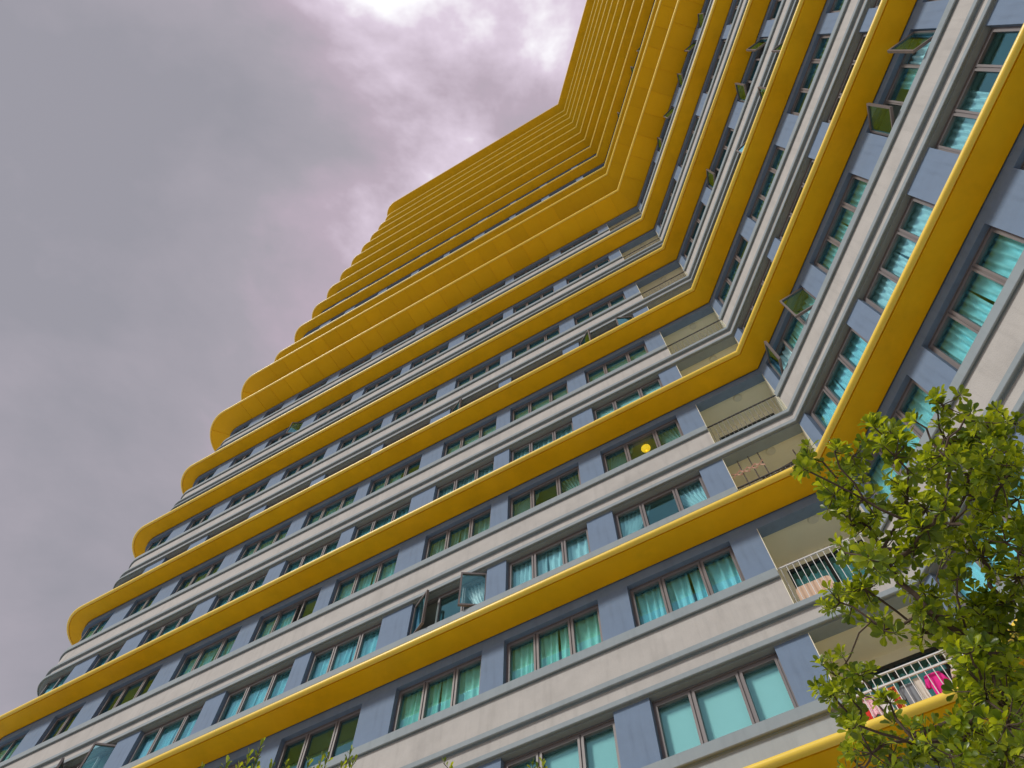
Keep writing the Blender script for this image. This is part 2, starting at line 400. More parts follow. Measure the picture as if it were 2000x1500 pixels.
# ------------------------------------------------------------------ windows
WH = Z_HA - Z_WA
Y0, Y1 = -0.205, -0.12          # frame depth
def sash_frame(mb, x0, x1, z0, z1, y0=Y0 + 0.005, y1=Y1 + 0.012, t_=0.042):
    mb.box(x0, x0 + t_, y0, y1, z0, z1); mb.box(x1 - t_, x1, y0, y1, z0, z1)
    mb.box(x0 + t_, x1 - t_, y0, y1, z0, z0 + t_); mb.box(x0 + t_, x1 - t_, y0, y1, z1 - t_ * 1.35, z1)
def panes_for(w):
    if w < 1.7: return [(0.04, w / 2 - 0.015), (w / 2 + 0.015, w - 0.04)]
    a = 0.63
    return [(0.04, 0.04 + a), (0.07 + a, w - 0.07 - a), (w - 0.04 - a, w - 0.04)]
_cache = {}
def frame_mesh(w, open_):
    key = ('f', w, open_)
    if key in _cache: return _cache[key]
    mb = MB(); h = WH
    mb.box(0, 0.04, Y0, Y1, 0, h); mb.box(w - 0.04, w, Y0, Y1, 0, h)
    mb.box(0.04, w - 0.04, Y0, Y1, 0, 0.04); mb.box(0.04, w - 0.04, Y0, Y1, h - 0.055, h)
    mb.box(0.04, w - 0.04, Y1 - 0.002, Y1 + 0.02, h - 0.025, h - 0.003)     # head drip bead
    ps = panes_for(w)
    for i in range(len(ps) - 1): mb.box(ps[i][1], ps[i + 1][0], Y0, Y1 - 0.01, 0.04, h - 0.055)
    for i, (a, b) in enumerate(ps):
        if i not in open_: sash_frame(mb, a, b, 0.04, h - 0.055)
    _cache[key] = mb.mesh('window', M['frame']); return _cache[key]
def pane_mesh(w, i):
    key = ('p', w, i)
    if key not in _cache:
        a, b = panes_for(w)[i]; mb = MB(); mb.box(a + 0.04, b - 0.04, -0.170, -0.162, 0.08, WH - 0.105)
        _cache[key] = mb.mesh('pane', M['glass'])
    return _cache[key]
def sash_mesh(wd):
    key = ('s', round(wd, 3))
    if key not in _cache:
        mb = MB(); sash_frame(mb, 0, wd, 0, WH - 0.10, -0.03, 0.03)
        mb.box(0.04, wd - 0.04, -0.004, 0.004, 0.04, WH - 0.15, 1)
        _cache[key] = mb.mesh('sash', [M['frame'], M['glass']])
    return _cache[key]
def curtain_mesh(w, style, matk, var):
    key = ('c', w, style, matk, var)
    if key in _cache: return _cache[key]
    rg = random.Random(int(w * 100) * 31 + len(style) * 7 + ord(style[-1]) + var * 101)
    mb = MB(); h = WH; y = -0.31
    def pleats(x0, x1, n, amp):
        ph = [rg.uniform(0.6, 1.4) for _ in range(n + 2)]
        def fn(u, v):
            q = u * n; i = int(min(q, n - 1e-6)); fr = q - i
            a = amp * (ph[i] * (1 - fr) + ph[i + 1] * fr)
            wv = math.sin(q * 2 * math.pi + 0.5 * math.sin(v * 2.0 + i))
            return (x0 + (x1 - x0) * u + 0.012 * math.sin(v * 3 + i * 1.7), y + a * wv * (0.55 + 0.45 * (1 - v)), -0.1 + (h + 0.12) * v)
        mb.grid(fn, n * 8, 4)
    def tied(x0, x1, tie, n):
        ph = [rg.uniform(0.7, 1.3) for _ in range(n + 2)]
        def fn(u, v):
            q = u * n; i = int(min(q, n - 1e-6))
            g = (1 - v) ** 1.25
            x = (x0 + (x1 - x0) * u) * (1 - g) + (tie + (u - 0.5) * 0.10) * g
            return (x, y + 0.042 * ph[i] * math.sin(q * 2 * math.pi) * (1 - 0.4 * g), -0.1 + (h + 0.12) * v)
        mb.grid(fn, n * 8, 10)
    if style == 'full':
        m_ = w * rg.uniform(0.42, 0.58)
        pleats(0.0, m_ + 0.03, max(4, int(m_ * 7)), 0.055); pleats(m_ + 0.06, w, max(4, int((w - m_) * 7)), 0.058)
    elif style == 'tied':
        tied(0.0, 0.86, 0.04, 8); tied(w - 0.86, w, w - 0.04, 8)
    elif style == 'tiedR': tied(0.0, 0.8, 0.06, 8)
    elif style == 'halfL': pleats(w * 0.48, w, int(w * 4), 0.055)
    elif style == 'halfR': pleats(0.0, w * 0.52, int(w * 4), 0.055)
    elif style == 'blind':
        y_ = -0.262
        mb.box(0.02, w - 0.02, y_ - 0.004, y_, 0.0, h); mb.box(0.02, w - 0.02, y_ - 0.02, y_ + 0.01, -0.03, 0.0)
    _cache[key] = mb.mesh('curtain', M[matk], R_(60)); return _cache[key]

SPEC = {}
def sp(side, k, row, i, style, matk, open_=()): SPEC[(side, k, row, i)] = (style, matk, tuple(open_))
for i in range(8):
    sp('L', 0, 'A', i, 'full', 'c_mint' if i in (1, 2) else 'c_cyan'); sp('L', 0, 'B', i, 'blind', 'blind_pale')
    sp('L', 1, 'B', i, 'full', 'c_cyan'); sp('L', 1, 'A', i, 'full', 'c_cyan')
    sp('L', 2, 'B', i, 'full', 'c_cyan'); sp('L', 2, 'A', i, 'full', 'c_cyan')
sp('L', 0, 'A', 3, 'none', None)
sp('L', 1, 'B', 0, 'tied', 'c_white'); sp('L', 1, 'B', 1, 'full', 'c_white'); sp('L', 1, 'B', 2, 'tiedR', 'c_white', (0, 2)); sp('L', 1, 'B', 6, 'none', None, (0, 2))
sp('L', 1, 'A', 0, 'tied', 'c_grey'); sp('L', 1, 'A', 1, 'tied', 'c_grey'); sp('L', 1, 'A', 2, 'full', 'c_grey'); sp('L', 1, 'A', 4, 'halfL', 'c_cyan', (1,))
sp('L', 1, 'A', 6, 'halfR', 'c_brown'); sp('L', 1, 'A', 7, 'full', 'c_brown')
sp('L', 2, 'B', 0, 'blind', 'blind_pale'); sp('L', 2, 'B', 1, 'full', 'c_white'); sp('L', 2, 'B', 2, 'full', 'c_white')
for i in range(3): sp('L', 2, 'A', i, 'blind', 'blind')
sp('L', 2, 'A', 3, 'halfL', 'c_cyan'); sp('L', 2, 'A', 6, 'full', 'c_grey')
for i in range(8):
    sp('L', 3, 'B', i, 'none' if i % 2 else 'blind', 'blind'); sp('L', 3, 'A', i, 'blind', 'blind'); sp('L', 4, 'A', i, ('full', 'blind', 'halfL')[i % 3], ('c_white', 'blind', 'c_cyan')[i % 3])
    sp('L', 4, 'B', i, 'none', None)
sp('L', 3, 'B', 0, 'none', None, (0, 2)); sp('L', 3, 'B', 2, 'none', None, (2,)); sp('L', 4, 'A', 6, 'none', None, (0,)); sp('L', 3, 'B', 5, 'halfR', 'c_white')
for i in range(5):
    sp('R', -1, 'A', i, 'full', 'c_cyan'); sp('R', 0, 'A', i, 'full', 'c_cyan'); sp('R', 0, 'B', i, 'full', 'c_cyan'); sp('R', 1, 'B', i, 'full', 'c_cyan'); sp('R', 1, 'A', i, 'full', 'c_cyan')
    sp('R', 2, 'B', i, 'full', 'c_white'); sp('R', 2, 'A', i, 'full', 'c_cyan'); sp('R', 3, 'A', i, 'full', 'c_brown'); sp('R', 3, 'B', i, 'none', None)
sp('R', 1, 'B', 2, 'halfL', 'c_white'); sp('R', 1, 'B', 1, 'full', 'c_white')
sp('R', 1, 'A', 0, 'full', 'c_cyan', (0, 2)); sp('R', 1, 'A', 2, 'halfR', 'c_cyan', (0, 2)); sp('R', 2, 'B', 1, 'tied', 'c_white'); sp('R', 2, 'B', 2, 'none', None)
sp('R', 2, 'A', 0, 'halfL', 'c_cyan'); sp('R', 2, 'A', 2, 'halfR', 'c_cyan')
sp('R', 3, 'A', 1, 'none', None, (2,)); sp('R', 3, 'A', 2, 'full', 'c_brown', (0, 2)); sp('R', 3, 'B', 1, 'none', None, (0,)); sp('R', 3, 'B', 2, 'none', None, (0, 2))
for i in range(1, 5): sp('R', 5, 'A', i, 'none', None, (0, 2) if i != 3 else (2,))
sp('R', 4, 'A', 1, 'blind', 'blind'); sp('R', 4, 'A', 2, 'none', None)
sp('R', 8, 'A', 2, 'none', None, (0, 2)); sp('R', 8, 'A', 1, 'none', None, (2,))

def put_window(side, k, row, i, s0, s1):
    w = round((s1 - s0) * 50) / 50
    z = Z0 + PITCH_Z * k + (Z_WA if row == 'A' else Z_WB)
    rg = random.Random(hash((side == 'L', k, row == 'A', i, 5)))
    style, matk, open_ = SPEC.get((side, k, row, i), rg.choice([('blind', 'blind', ()), ('none', None, ()), ('full', 'c_grey', ()), ('halfL', 'c_white', ())]))
    wo = link('window', frame_mesh(w, open_), tower, MW(s0, z))
    ps = panes_for(w)
    for j, (a, b) in enumerate(ps):
        if j in open_:
            wd = b - a; ang = R_(rg.uniform(24, 40))
            so = link('sash', sash_mesh(wd), wo)
            if j == 0: so.matrix_local = Matrix.Translation((a, Y1 + 0.03, 0.045)) @ Matrix.Rotation(ang, 4, 'Z')
            elif j == len(ps) - 1: so.matrix_local = Matrix.Translation((b, Y1 + 0.03, 0.045)) @ Matrix.Rotation(-ang, 4, 'Z') @ Matrix.Translation((-wd, 0, 0))
            else: so.matrix_local = Matrix.Translation((a + 0.25, Y1 - 0.10, 0.045))
        else: link('pane', pane_mesh(w, j), wo)
    if style != 'none':
        link('curtain' if style != 'blind' else 'roller_blind', curtain_mesh(w, style, matk, (k + i) % 3), wo)
    return wo

for (k, row) in ROWS:
    z = Z0 + PITCH_Z * k
    zb, zt = (Z_WA, Z_HA - 0.002) if row == 'A' else (Z_WB, Z_HB - 0.002)
    wl = PIERS_L; wr = WIN_R
    for i, (a, b) in enumerate(wl): put_window('L', k, row, i, a, b)
    for i, (a, b) in enumerate(wr): put_window('R', k, row, i, a, b)
    # piers: solid wall pieces between the openings
    ed = [BAL] + [q for ab in wl for q in ab] + [25.0]
    gaps = [(ed[j], ed[j + 1]) for j in range(0, len(ed), 2)]
    er = [0.0] + [q for ab in wr for q in (ab[1], ab[0])] + [S_REND]
    gaps += [(er[j + 1], er[j]) for j in range(0, len(er), 2)] + [(S_ARC + ARC_LEN, S_END)]
    for a, b in gaps:
        mb = MB(); mb.box(0, b - a, -0.25, 0.0, 0, zt - zb)
        link('pier', mb.mesh('pier', M['blue']), tower, MW(a + 1e-4 if a == S_ARC + ARC_LEN else a, z + zb + 0.001))
    # curved corner window at the wing's end
    if k >= 0:
        zz = z + zb
        cw = sweep('window', rect(Y0, Y1, 0.0, 0.05), 25.0, S_ARC + ARC_LEN, zz, M['frame'], tower)
        sweep('head_rail', rect(Y0, Y1, WH - 0.055, WH), 25.0, S_ARC + ARC_LEN, zz, M['frame'], cw)
        ms = [25.0, 25.75, 26.4, 26.95, 27.45, S_ARC + ARC_LEN]
        for q in ms:
            mb = MB(); mb.box(-0.03, 0.03, Y0, Y1 + 0.01, 0.05, WH - 0.055)
            link('mullion', mb.mesh('mullion', M['frame']), cw, MW(min(max(q, 25.03), S_ARC + ARC_LEN - 0.03), zz))
        for a, b in zip(ms[:-1], ms[1:]): sweep('pane', rect(-0.170, -0.162, 0.05, WH - 0.055), a + 0.03, b - 0.03, zz, M['glass'], cw)
        sweep('roller_blind', rect(-0.275, -0.265, 0.0, WH), 25.0, S_ARC + ARC_LEN, zz, M['blind'] if k > 2 else M['c_cyan'], cw)
    # rooms: floor slab and ceiling behind the glass
    fl = 2.95 if row == 'A' else 0.15
    ce = (5.48 if row == 'A' else 2.62)
    for a, b in ((BAL + 0.1, 24.6), (S_REND, 0.0)):
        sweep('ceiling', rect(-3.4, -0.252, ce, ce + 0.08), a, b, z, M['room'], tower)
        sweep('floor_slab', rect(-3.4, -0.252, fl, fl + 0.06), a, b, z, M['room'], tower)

# ------------------------------------------------------------------ balconies in the inner corner
DEP = 1.15
_bar = {}
for (k, row) in ROWS:
    if k > 5: continue
    z = Z0 + PITCH_Z * k
    fl, ce, head = (2.97, 5.50, 5.36) if row == 'A' else (0.14, 2.625, 2.495)
    mw = MW(1e-6, z)
    def part(name, m, *boxes, parent=None, smooth=None):
        mb = MB()
        for b in boxes: mb.box(*b)
        return link(name, mb.mesh(name, m, smooth), parent, mw if parent is tower else None)
    bal = part('balcony', M['beige'], (0.0, BAL, -DEP, -0.252, ce, ce + 0.08), parent=tower)
    part('back_wall', M['beige'], (0.0, BAL, -DEP - 0.1, -DEP, head - 0.06, ce + 0.08), (0.0, 0.16, -DEP - 0.1, -DEP, fl, head - 0.06), (BAL - 0.14, BAL, -DEP - 0.1, -DEP, fl, head - 0.06), parent=bal)
    part('side_wall', M['beige'], (BAL, BAL + 0.06, -DEP - 0.1, -0.252, fl, ce + 0.08), parent=bal)
    part('side_wall', M['beige'], (-0.06, 0.0, -DEP - 0.1, -0.02, fl, ce + 0.08), parent=bal)
    part('corner_bead', M['beige'], (BAL - 0.012, BAL - 0.001, -0.252, 0.002, fl + 0.15, head - 0.002), parent=bal)
    part('floor_slab', M['beige'], (0.0, BAL, -DEP, -0.252, fl - 0.1, fl), parent=bal)
    dz0, dz1 = fl, head - 0.06
    part('door_frame', M['dark_frame'], (0.16, 0.21, -DEP - 0.07, -DEP - 0.01, dz0, dz1), (BAL - 0.19, BAL - 0.14, -DEP - 0.07, -DEP - 0.01, dz0, dz1),
         (0.21, BAL - 0.19, -DEP - 0.07, -DEP - 0.01, dz1 - 0.07, dz1), (0.88, 0.96, -DEP - 0.07, -DEP - 0.01, dz0, dz1 - 0.07), parent=bal)
    part('pane', M['glass'], (0.21, 0.88, -DEP - 0.045, -DEP - 0.037, dz0, dz1 - 0.07), parent=bal)
    part('pane', M['glass'], (0.96, BAL - 0.19, -DEP - 0.045, -DEP - 0.037, dz0, dz1 - 0.07), parent=bal)
    if k in (0, 1, 2):
        mb = MB()
        mb.grid(lambda u, v: (0.2 + 1.45 * u, -DEP - 0.22 + 0.035 * math.sin(u * 60 + math.sin(v * 2)), dz0 + (dz1 - dz0 - 0.10) * v), 90, 3)
        link('curtain', mb.mesh('curtain', M['c_cyan'], R_(60)), bal)
    # ceiling lamp ring
    mb = MB(); mb.tube([(0.79 + 0.10 * math.cos(a), -0.42 + 0.10 * math.sin(a), ce - 0.012) for a in [2 * math.pi * q / 20 for q in range(21)]], 0.012, 6, caps=False)
    mb.tube([(0.79, -0.42, ce - 0.03), (0.79, -0.42, ce - 0.002)], [0.088, 0.1], 20)
    link('ceiling_lamp', mb.mesh('ceiling_lamp', M['lamp_white'], R_(40)), bal)
    # railing
    ry = -0.10
    zt = (4.22 if row == 'A' else 1.38); zb = (3.092 if row == 'A' else 0.25)
    part('top_rail', M['steel'] if k <= 0 else M['rail_dark'], (0.012, BAL - 0.014, ry - 0.016, ry + 0.016, zt - 0.022, zt), parent=bal)
    if row == 'B': part('rail', M['steel'], (0.012, BAL - 0.014, ry - 0.012, ry + 0.012, zt - 0.21, zt - 0.18), parent=bal)
    bk = (row, k <= 0)
    if bk not in _bar:
        mb = MB(); mb.tube([(0, 0, zb), (0, 0, zt - 0.02)], 0.0065 if k <= 0 else 0.0055, 6); _bar[bk] = mb.mesh('baluster', M['steel'] if k <= 0 else M['rail_grey'], R_(40))
    for q in range(16):
        link('baluster', _bar[bk], bal, Matrix.Translation((0.06 + q * 0.113, ry, 0)))

# ------------------------------------------------------------------ things on the balconies and behind the glass
def cmat(name, c, **kw): return mat(name, c, 0.85, 0.10, 12, **kw)
def pattern_mat(name, c1, c2, scale, bands=False):
    m = mat(name, c1, 0.85, 0.05, 10); t = m.node_tree; b = t.nodes['Principled BSDF']
    tc = t.nodes.new('ShaderNodeTexCoord')
    if bands:
        x = t.nodes.new('ShaderNodeTexWave'); x.inputs['Scale'].default_value = scale; x.bands_direction = 'Z'; fac = x.outputs['Fac']
    else:
        x = t.nodes.new('ShaderNodeTexVoronoi'); x.inputs['Scale'].default_value = scale; fac = x.outputs['Distance']
    t.links.new(tc.outputs['Object'], x.inputs['Vector'])
    r = t.nodes.new('ShaderNodeValToRGB'); r.color_ramp.interpolation = 'CONSTANT'
    r.color_ramp.elements[0].color = (*c1, 1); r.color_ramp.elements[1].color = (*c2, 1); r.color_ramp.elements[1].position = 0.5 if bands else 0.36
    t.links.new(fac, r.inputs[0]); t.links.new(r.outputs[0], b.inputs['Base Color']); return m

def garment(name, label, s, zt, wd, ln, m, kind, off=-0.20):
    rg = random.Random(int(s * 1000)); mb = MB(); ph = rg.uniform(0, 6); nf = rg.choice((3, 4, 5))
    def tube(cx0, cx1, hw0, hw1, z0, z1, dp, nv=10, nu=28):
        def fn(u, v):
            a = 2 * math.pi * u; hw = hw0 + (hw1 - hw0) * v
            x = cx0 + (cx1 - cx0) * v + hw * math.cos(a)
            y = dp * (0.35 + 0.65 * v) * math.sin(a) + 0.016 * v * math.sin(nf * 2.2 * x / max(hw0, 0.05) + ph + v) + 0.012 * math.sin(5 * v + ph)
            z = z0 + (z1 - z0) * v + 0.012 * math.sin(7 * x * 9 + ph) * v
            return (x, y, z)
        mb.grid(fn, nu, nv)
    if kind == 'shirt':
        tube(0, 0.0, wd * 0.42, wd * 0.52, 0, -ln, 0.022)
        tube(-wd * 0.40, -wd * 0.66, wd * 0.14, wd * 0.17, -0.01, -ln * 0.42, 0.016, 6, 14); tube(wd * 0.40, wd * 0.66, wd * 0.14, wd * 0.17, -0.01, -ln * 0.42, 0.016, 6, 14)
    elif kind == 'trousers':
        tube(0, 0, wd * 0.40, wd * 0.48, 0, -ln * 0.35, 0.024, 5)
        tube(-wd * 0.25, -wd * 0.30, wd * 0.23, wd * 0.16, -ln * 0.32, -ln, 0.022); tube(wd * 0.25, wd * 0.28, wd * 0.23, wd * 0.16, -ln * 0.32, -ln, 0.022)
    else:
        tube(0, rg.uniform(-0.02, 0.02), wd * 0.46, wd * 0.52, 0.01, -ln, 0.016)
    o = link(name, mb.mesh(name, m, R_(70)), None, MW(s, zt) @ Matrix.Translation((0, off, 0)))
    tag(o, label, 'laundry', 'laundry drying on the lowest balcony'); return o
zb0 = Z0 + 1.165
garment('towel', 'pink patterned cloth at the left end of the laundry behind the balcony railing', 1.49, zb0, 0.20, 0.34, pattern_mat('pink_print', (0.62, 0.12, 0.22), (0.85, 0.55, 0.60), 60), 'towel', -0.17)
garment('striped_shirt', 'navy and white striped top hanging nearest the blue grey pier on the balcony', 1.68, zb0 - 0.02, 0.18, 0.50, pattern_mat('navy_stripe', (0.03, 0.04, 0.10), (0.75, 0.75, 0.75), 14, True), 'shirt', -0.19)
garment('white_shirt', 'white shirt hanging beside the pink patterned cloth on the lowest balcony', 1.33, zb0, 0.22, 0.50, cmat('white_cotton', (0.78, 0.77, 0.78)), 'shirt', -0.21)
garment('printed_shirt', 'yellow and red printed top hanging between the white and grey shirts', 1.14, zb0 + 0.02, 0.13, 0.40, pattern_mat('yellow_red_print', (0.75, 0.42, 0.02), (0.45, 0.05, 0.03), 30), 'towel', -0.18)
garment('red_cloth', 'narrow red cloth hanging low behind the leaves on the lowest balcony', 1.57, zb0 - 0.22, 0.08, 0.36, cmat('red_cotton', (0.60, 0.03, 0.02)), 'towel', -0.15)
garment('grey_shirt', 'grey shirt hanging in the middle of the balcony laundry', 0.93, zb0, 0.19, 0.56, cmat('grey_cotton', (0.21, 0.23, 0.26)), 'shirt', -0.20)
garment('cream_cloth', 'creased cream cloth hanging right beside the grey shirt', 0.77, zb0 - 0.01, 0.12, 0.52, cmat('cream_cotton', (0.62, 0.58, 0.52)), 'towel', -0.17)
garment('magenta_shirt', 'bright magenta top hanging on the lowest balcony', 0.56, zb0 + 0.01, 0.20, 0.54, cmat('magenta_cotton', (0.72, 0.02, 0.26)), 'shirt', -0.18)
garment('black_trousers', 'black trousers hanging right of the magenta top', 0.40, zb0, 0.17, 0.62, cmat('black_cotton', (0.014, 0.014, 0.018)), 'trousers', -0.22)
garment('beige_shirt', 'pale beige top at the right end of the laundry behind the railing', 0.22, zb0 - 0.02, 0.17, 0.40, cmat('beige_cotton', (0.66, 0.52, 0.44)), 'shirt', -0.18)

# drying rack one fin higher
zr = Z0 + PITCH_Z
rack = link('drying_rack', None, None, MW(1e-6, zr)); tag(rack, 'folding wooden drying rack with dark poles on the balcony above the laundry', 'drying rack')
for s, a, b in ((1.55, 1.20, 2.40), (1.30, 1.20, 2.40), (1.08, 1.20, 2.38), (0.41, 1.20, 1.90)):
    mb = MB(); mb.box(-0.012, 0.012, -0.012, 0.012, a, b); link('pole', mb.mesh('pole', M['darkwood']), rack, Matrix.Translation((s, -0.16, 0)))
for (s0, a), (s1, b) in (((1.25, 1.46), (0.36, 1.60)), ((1.25, 1.40), (0.36, 1.50))):
    mb = MB(); mb.tube([(s0, -0.20, a), (s1, -0.20, b)], 0.014, 6); link('pole', mb.mesh('pole', M['darkwood']), rack)
for j in range(4):
    x0 = 1.79 - j * 0.175
    for sgn in (0, 1):
        za, zc = (1.82, 2.00) if sgn == 0 else (2.00, 1.82)
        mb = MB(); mb.tube([(x0, -0.13 - 0.014 * sgn, za), (x0 - 0.21, -0.13 - 0.014 * sgn, zc)], 0.018, 4); link('slat', mb.mesh('slat', M['wood']), rack)

# padded board leaning inside the railing of the balcony over the laundry
def rounded(mb, x0, x1, z0, z1, y0, y1, r=0.09):
    pts = []
    for cx, cz, a0 in ((x1 - r, z1 - r, 0), (x0 + r, z1 - r, 90), (x0 + r, z0 + r, 180), (x1 - r, z0 + r, 270)):
        for i in range(6):
            a = R_(a0 + 18 * i); pts.append((cx + r * math.cos(a), cz + r * math.sin(a)))
    n = len(pts); b = len(mb.v)
    for y, q in ((y0 - 0.008, 0.985), (y0, 1.0), (y1, 1.0), (y1 + 0.008, 0.985)):
        cx, cz = (x0 + x1) / 2, (z0 + z1) / 2
        mb.v += [(cx + (x - cx) * q, y, cz + (z - cz) * q) for x, z in pts]
    for l in range(3):
        for i in range(n): mb.f.append((b + l * n + i, b + l * n + (i + 1) % n, b + (l + 1) * n + (i + 1) % n, b + (l + 1) * n + i)); mb.m.append(0)
    mb.f.append(tuple(b + i for i in reversed(range(n)))); mb.m.append(0); mb.f.append(tuple(b + 3 * n + i for i in range(n))); mb.m.append(0)
mb = MB(); rounded(mb, 1.06, 1.70, 3.00, 3.72, -0.27, -0.20)
o = link('padded_board', mb.mesh('padded_board', M['pad'], R_(40)), None, MW(1e-6, Z0)); tag(o, 'beige rounded padded board standing behind the balcony bars', 'board')
# dark red flowers on the ledge
mb = MB(); rg = random.Random(3)
for i in range(26):
    c = Vector((rg.gauss(0, 0.045), rg.gauss(0, 0.02), 0.06 + abs(rg.gauss(0, 0.045)))); d = Vector((rg.uniform(-1, 1), rg.uniform(-1, 1), rg.uniform(-.3, 1))).normalized() * 0.04
    e = d.cross(Vector((rg.uniform(-1, 1), 0.3, 0.5))).normalized() * 0.02
    b = len(mb.v); mb.v += [tuple(c), tuple(c + d * 0.6 + e), tuple(c + d), tuple(c + d * 0.6 - e)]; mb.f.append((b, b + 1, b + 2, b + 3)); mb.m.append(0)
mb.tube([(0, 0, 0), (0.01, 0, 0.07)], 0.02, 8, 1)
o = link('red_flower', mb.mesh('red_flower', [cmat('dark_red_petal', (0.30, 0.03, 0.04)), M['bark']]), None, MW(0.37, Z0 + 3.092) @ Matrix.Translation((0, 0.04, 0))); tag(o, 'small bunch of dark red flowers on the balcony ledge beside the leaves', 'flower')
# yellow paper lamp behind a window
lm = bpy.data.materials.new('glowing_yellow_paper'); lm.use_nodes = True; lb = lm.node_tree.nodes['Principled BSDF']
lb.inputs['Base Color'].default_value = (0.8, 0.55, 0.02, 1); lb.inputs['Emission Color'].default_value = (1.0, 0.42, 0.02, 1); lb.inputs['Emission Strength'].default_value = 1.2
lamp = link('pendant_lamp', None, None, MW(3.46, Z0 + PITCH_Z + 5.12) @ Matrix.Translation((0, -0.38, 0))); tag(lamp, 'lit round yellow lampshade glowing behind a window next to the balcony', 'lamp')
mb = MB()
def globe(u, v):
    a = 2 * math.pi * u; p = math.pi * (0.06 + 0.88 * v); r = 0.125 * (1 + 0.02 * math.sin(v * 60))
    return (r * math.sin(p) * math.cos(a), r * 0.8 * math.sin(p) * math.sin(a), -r * math.cos(p))
mb.grid(globe, 28, 40); link('shade', mb.mesh('shade', lm, R_(60)), lamp)
mb = MB(); mb.tube([(0, 0, 0.11), (0, 0, 0.34)], 0.006, 6); link('cord', mb.mesh('cord', M['rail_dark']), lamp)

# ------------------------------------------------------------------ trees
CAMP = Vector((0, 0, CAM_Z))
def at(px, py, d):
    v = _fw + _r * ((px - 1000) / F_PX) - _u * ((py - 750) / F_PX)
    return CAMP + v.normalized() * d
def to_px(p):
    q = Vector(p) - CAMP; zc = q.dot(_fw)
    return (1000 + F_PX * q.dot(_r) / zc, 750 - F_PX * q.dot(_u) / zc)
def leaf_verts(L, Wd, curl, fold):
    """obovate blade: 5 stations, folded along the midrib, base at the origin, pointing along +X, face up +Z"""
    st = ((0.0, 0.10), (0.18, 0.16), (0.45, 0.62), (0.72, 1.0), (0.90, 0.80), (1.0, 0.16))
    v = []
    for u, h in st:
        x = L * u; zc = -curl * L * u * u
        for sy in (-1, 0, 1): v.append(Vector((x, sy * Wd * 0.5 * h, zc + (fold * Wd * 0.5 * h if sy else 0.0))))
    f = []
    for i in range(len(st) - 1):
        a = i * 3; f += [(a, a + 3, a + 4, a + 1), (a + 1, a + 4, a + 5, a + 2)]
    return v, f
def basis(x, up):
    x = x.normalized(); y = up.cross(x)
    if y.length < 1e-4: y = Vector((0, 1, 0)).cross(x)
    y.normalize(); z = x.cross(y)
    return Matrix(((x.x, y.x, z.x), (x.y, y.y, z.y), (x.z, y.z, z.z)))

BLOBS = [(1841,791,45),(1724,830,35),(1791,825,25),(1887,813,25),(1923,825,42),(1976,825,45),(1573,894,40),(1570,916,30),(1630,882,30),(1664,890,36),(1654,914,40),(1731,856,55),(1748,892,55),
(1628,964,45),(1664,947,52),(1688,976,46),(1659,1019,32),(1693,1024,42),(1760,947,36),(1772,976,50),(1844,856,55),(1844,890,50),(1916,851,55),(1952,885,55),(1928,904,52),(1983,914,40),(1892,928,52),
(1957,947,50),(1808,916,45),(1916,971,45),(1851,957,38),(1808,995,48),(1844,993,42),(1760,1012,46),(1808,1031,52),(1856,1024,34),(1940,1000,45),(1988,976,40),(1928,1031,38),(1964,1060,46),(1916,1091,62),
(1988,1079,46),(1844,1079,46),(1784,1072,48),(1724,1072,38),(1688,1089,46),(1650,1079,30),(1736,1103,40),(1664,1164,46),(1623,1188,28),(1688,1150,46),(1640,1176,36),(1702,1214,26),(1726,1231,28),(1745,1224,18),
(1803,1154,42),(1820,1200,52),(1803,1236,42),(1856,1212,62),(1904,1188,65),(1928,1224,70),(1964,1176,58),(1890,1240,40),(1895,1275,30),(1923,1274,72),(1952,1308,76),(1923,1344,66),(1964,1368,76),(1904,1380,32),
(1635,1322,46),(1623,1349,42),(1664,1313,46),(1654,1356,36),(1645,1385,36),(1674,1416,38),(1688,1435,30),(1738,1373,28),(1731,1394,20),(1702,1471,50),(1676,1495,38),(1736,1481,42),(1779,1430,32),(1808,1428,32),
(1796,1459,48),(1856,1435,32),(1892,1423,46),(1904,1464,76),(1856,1476,62),(1964,1416,76),(1964,1471,76),(1832,1488,46),(1990,1130,50),(1995,1250,50),(1870,1130,40)]
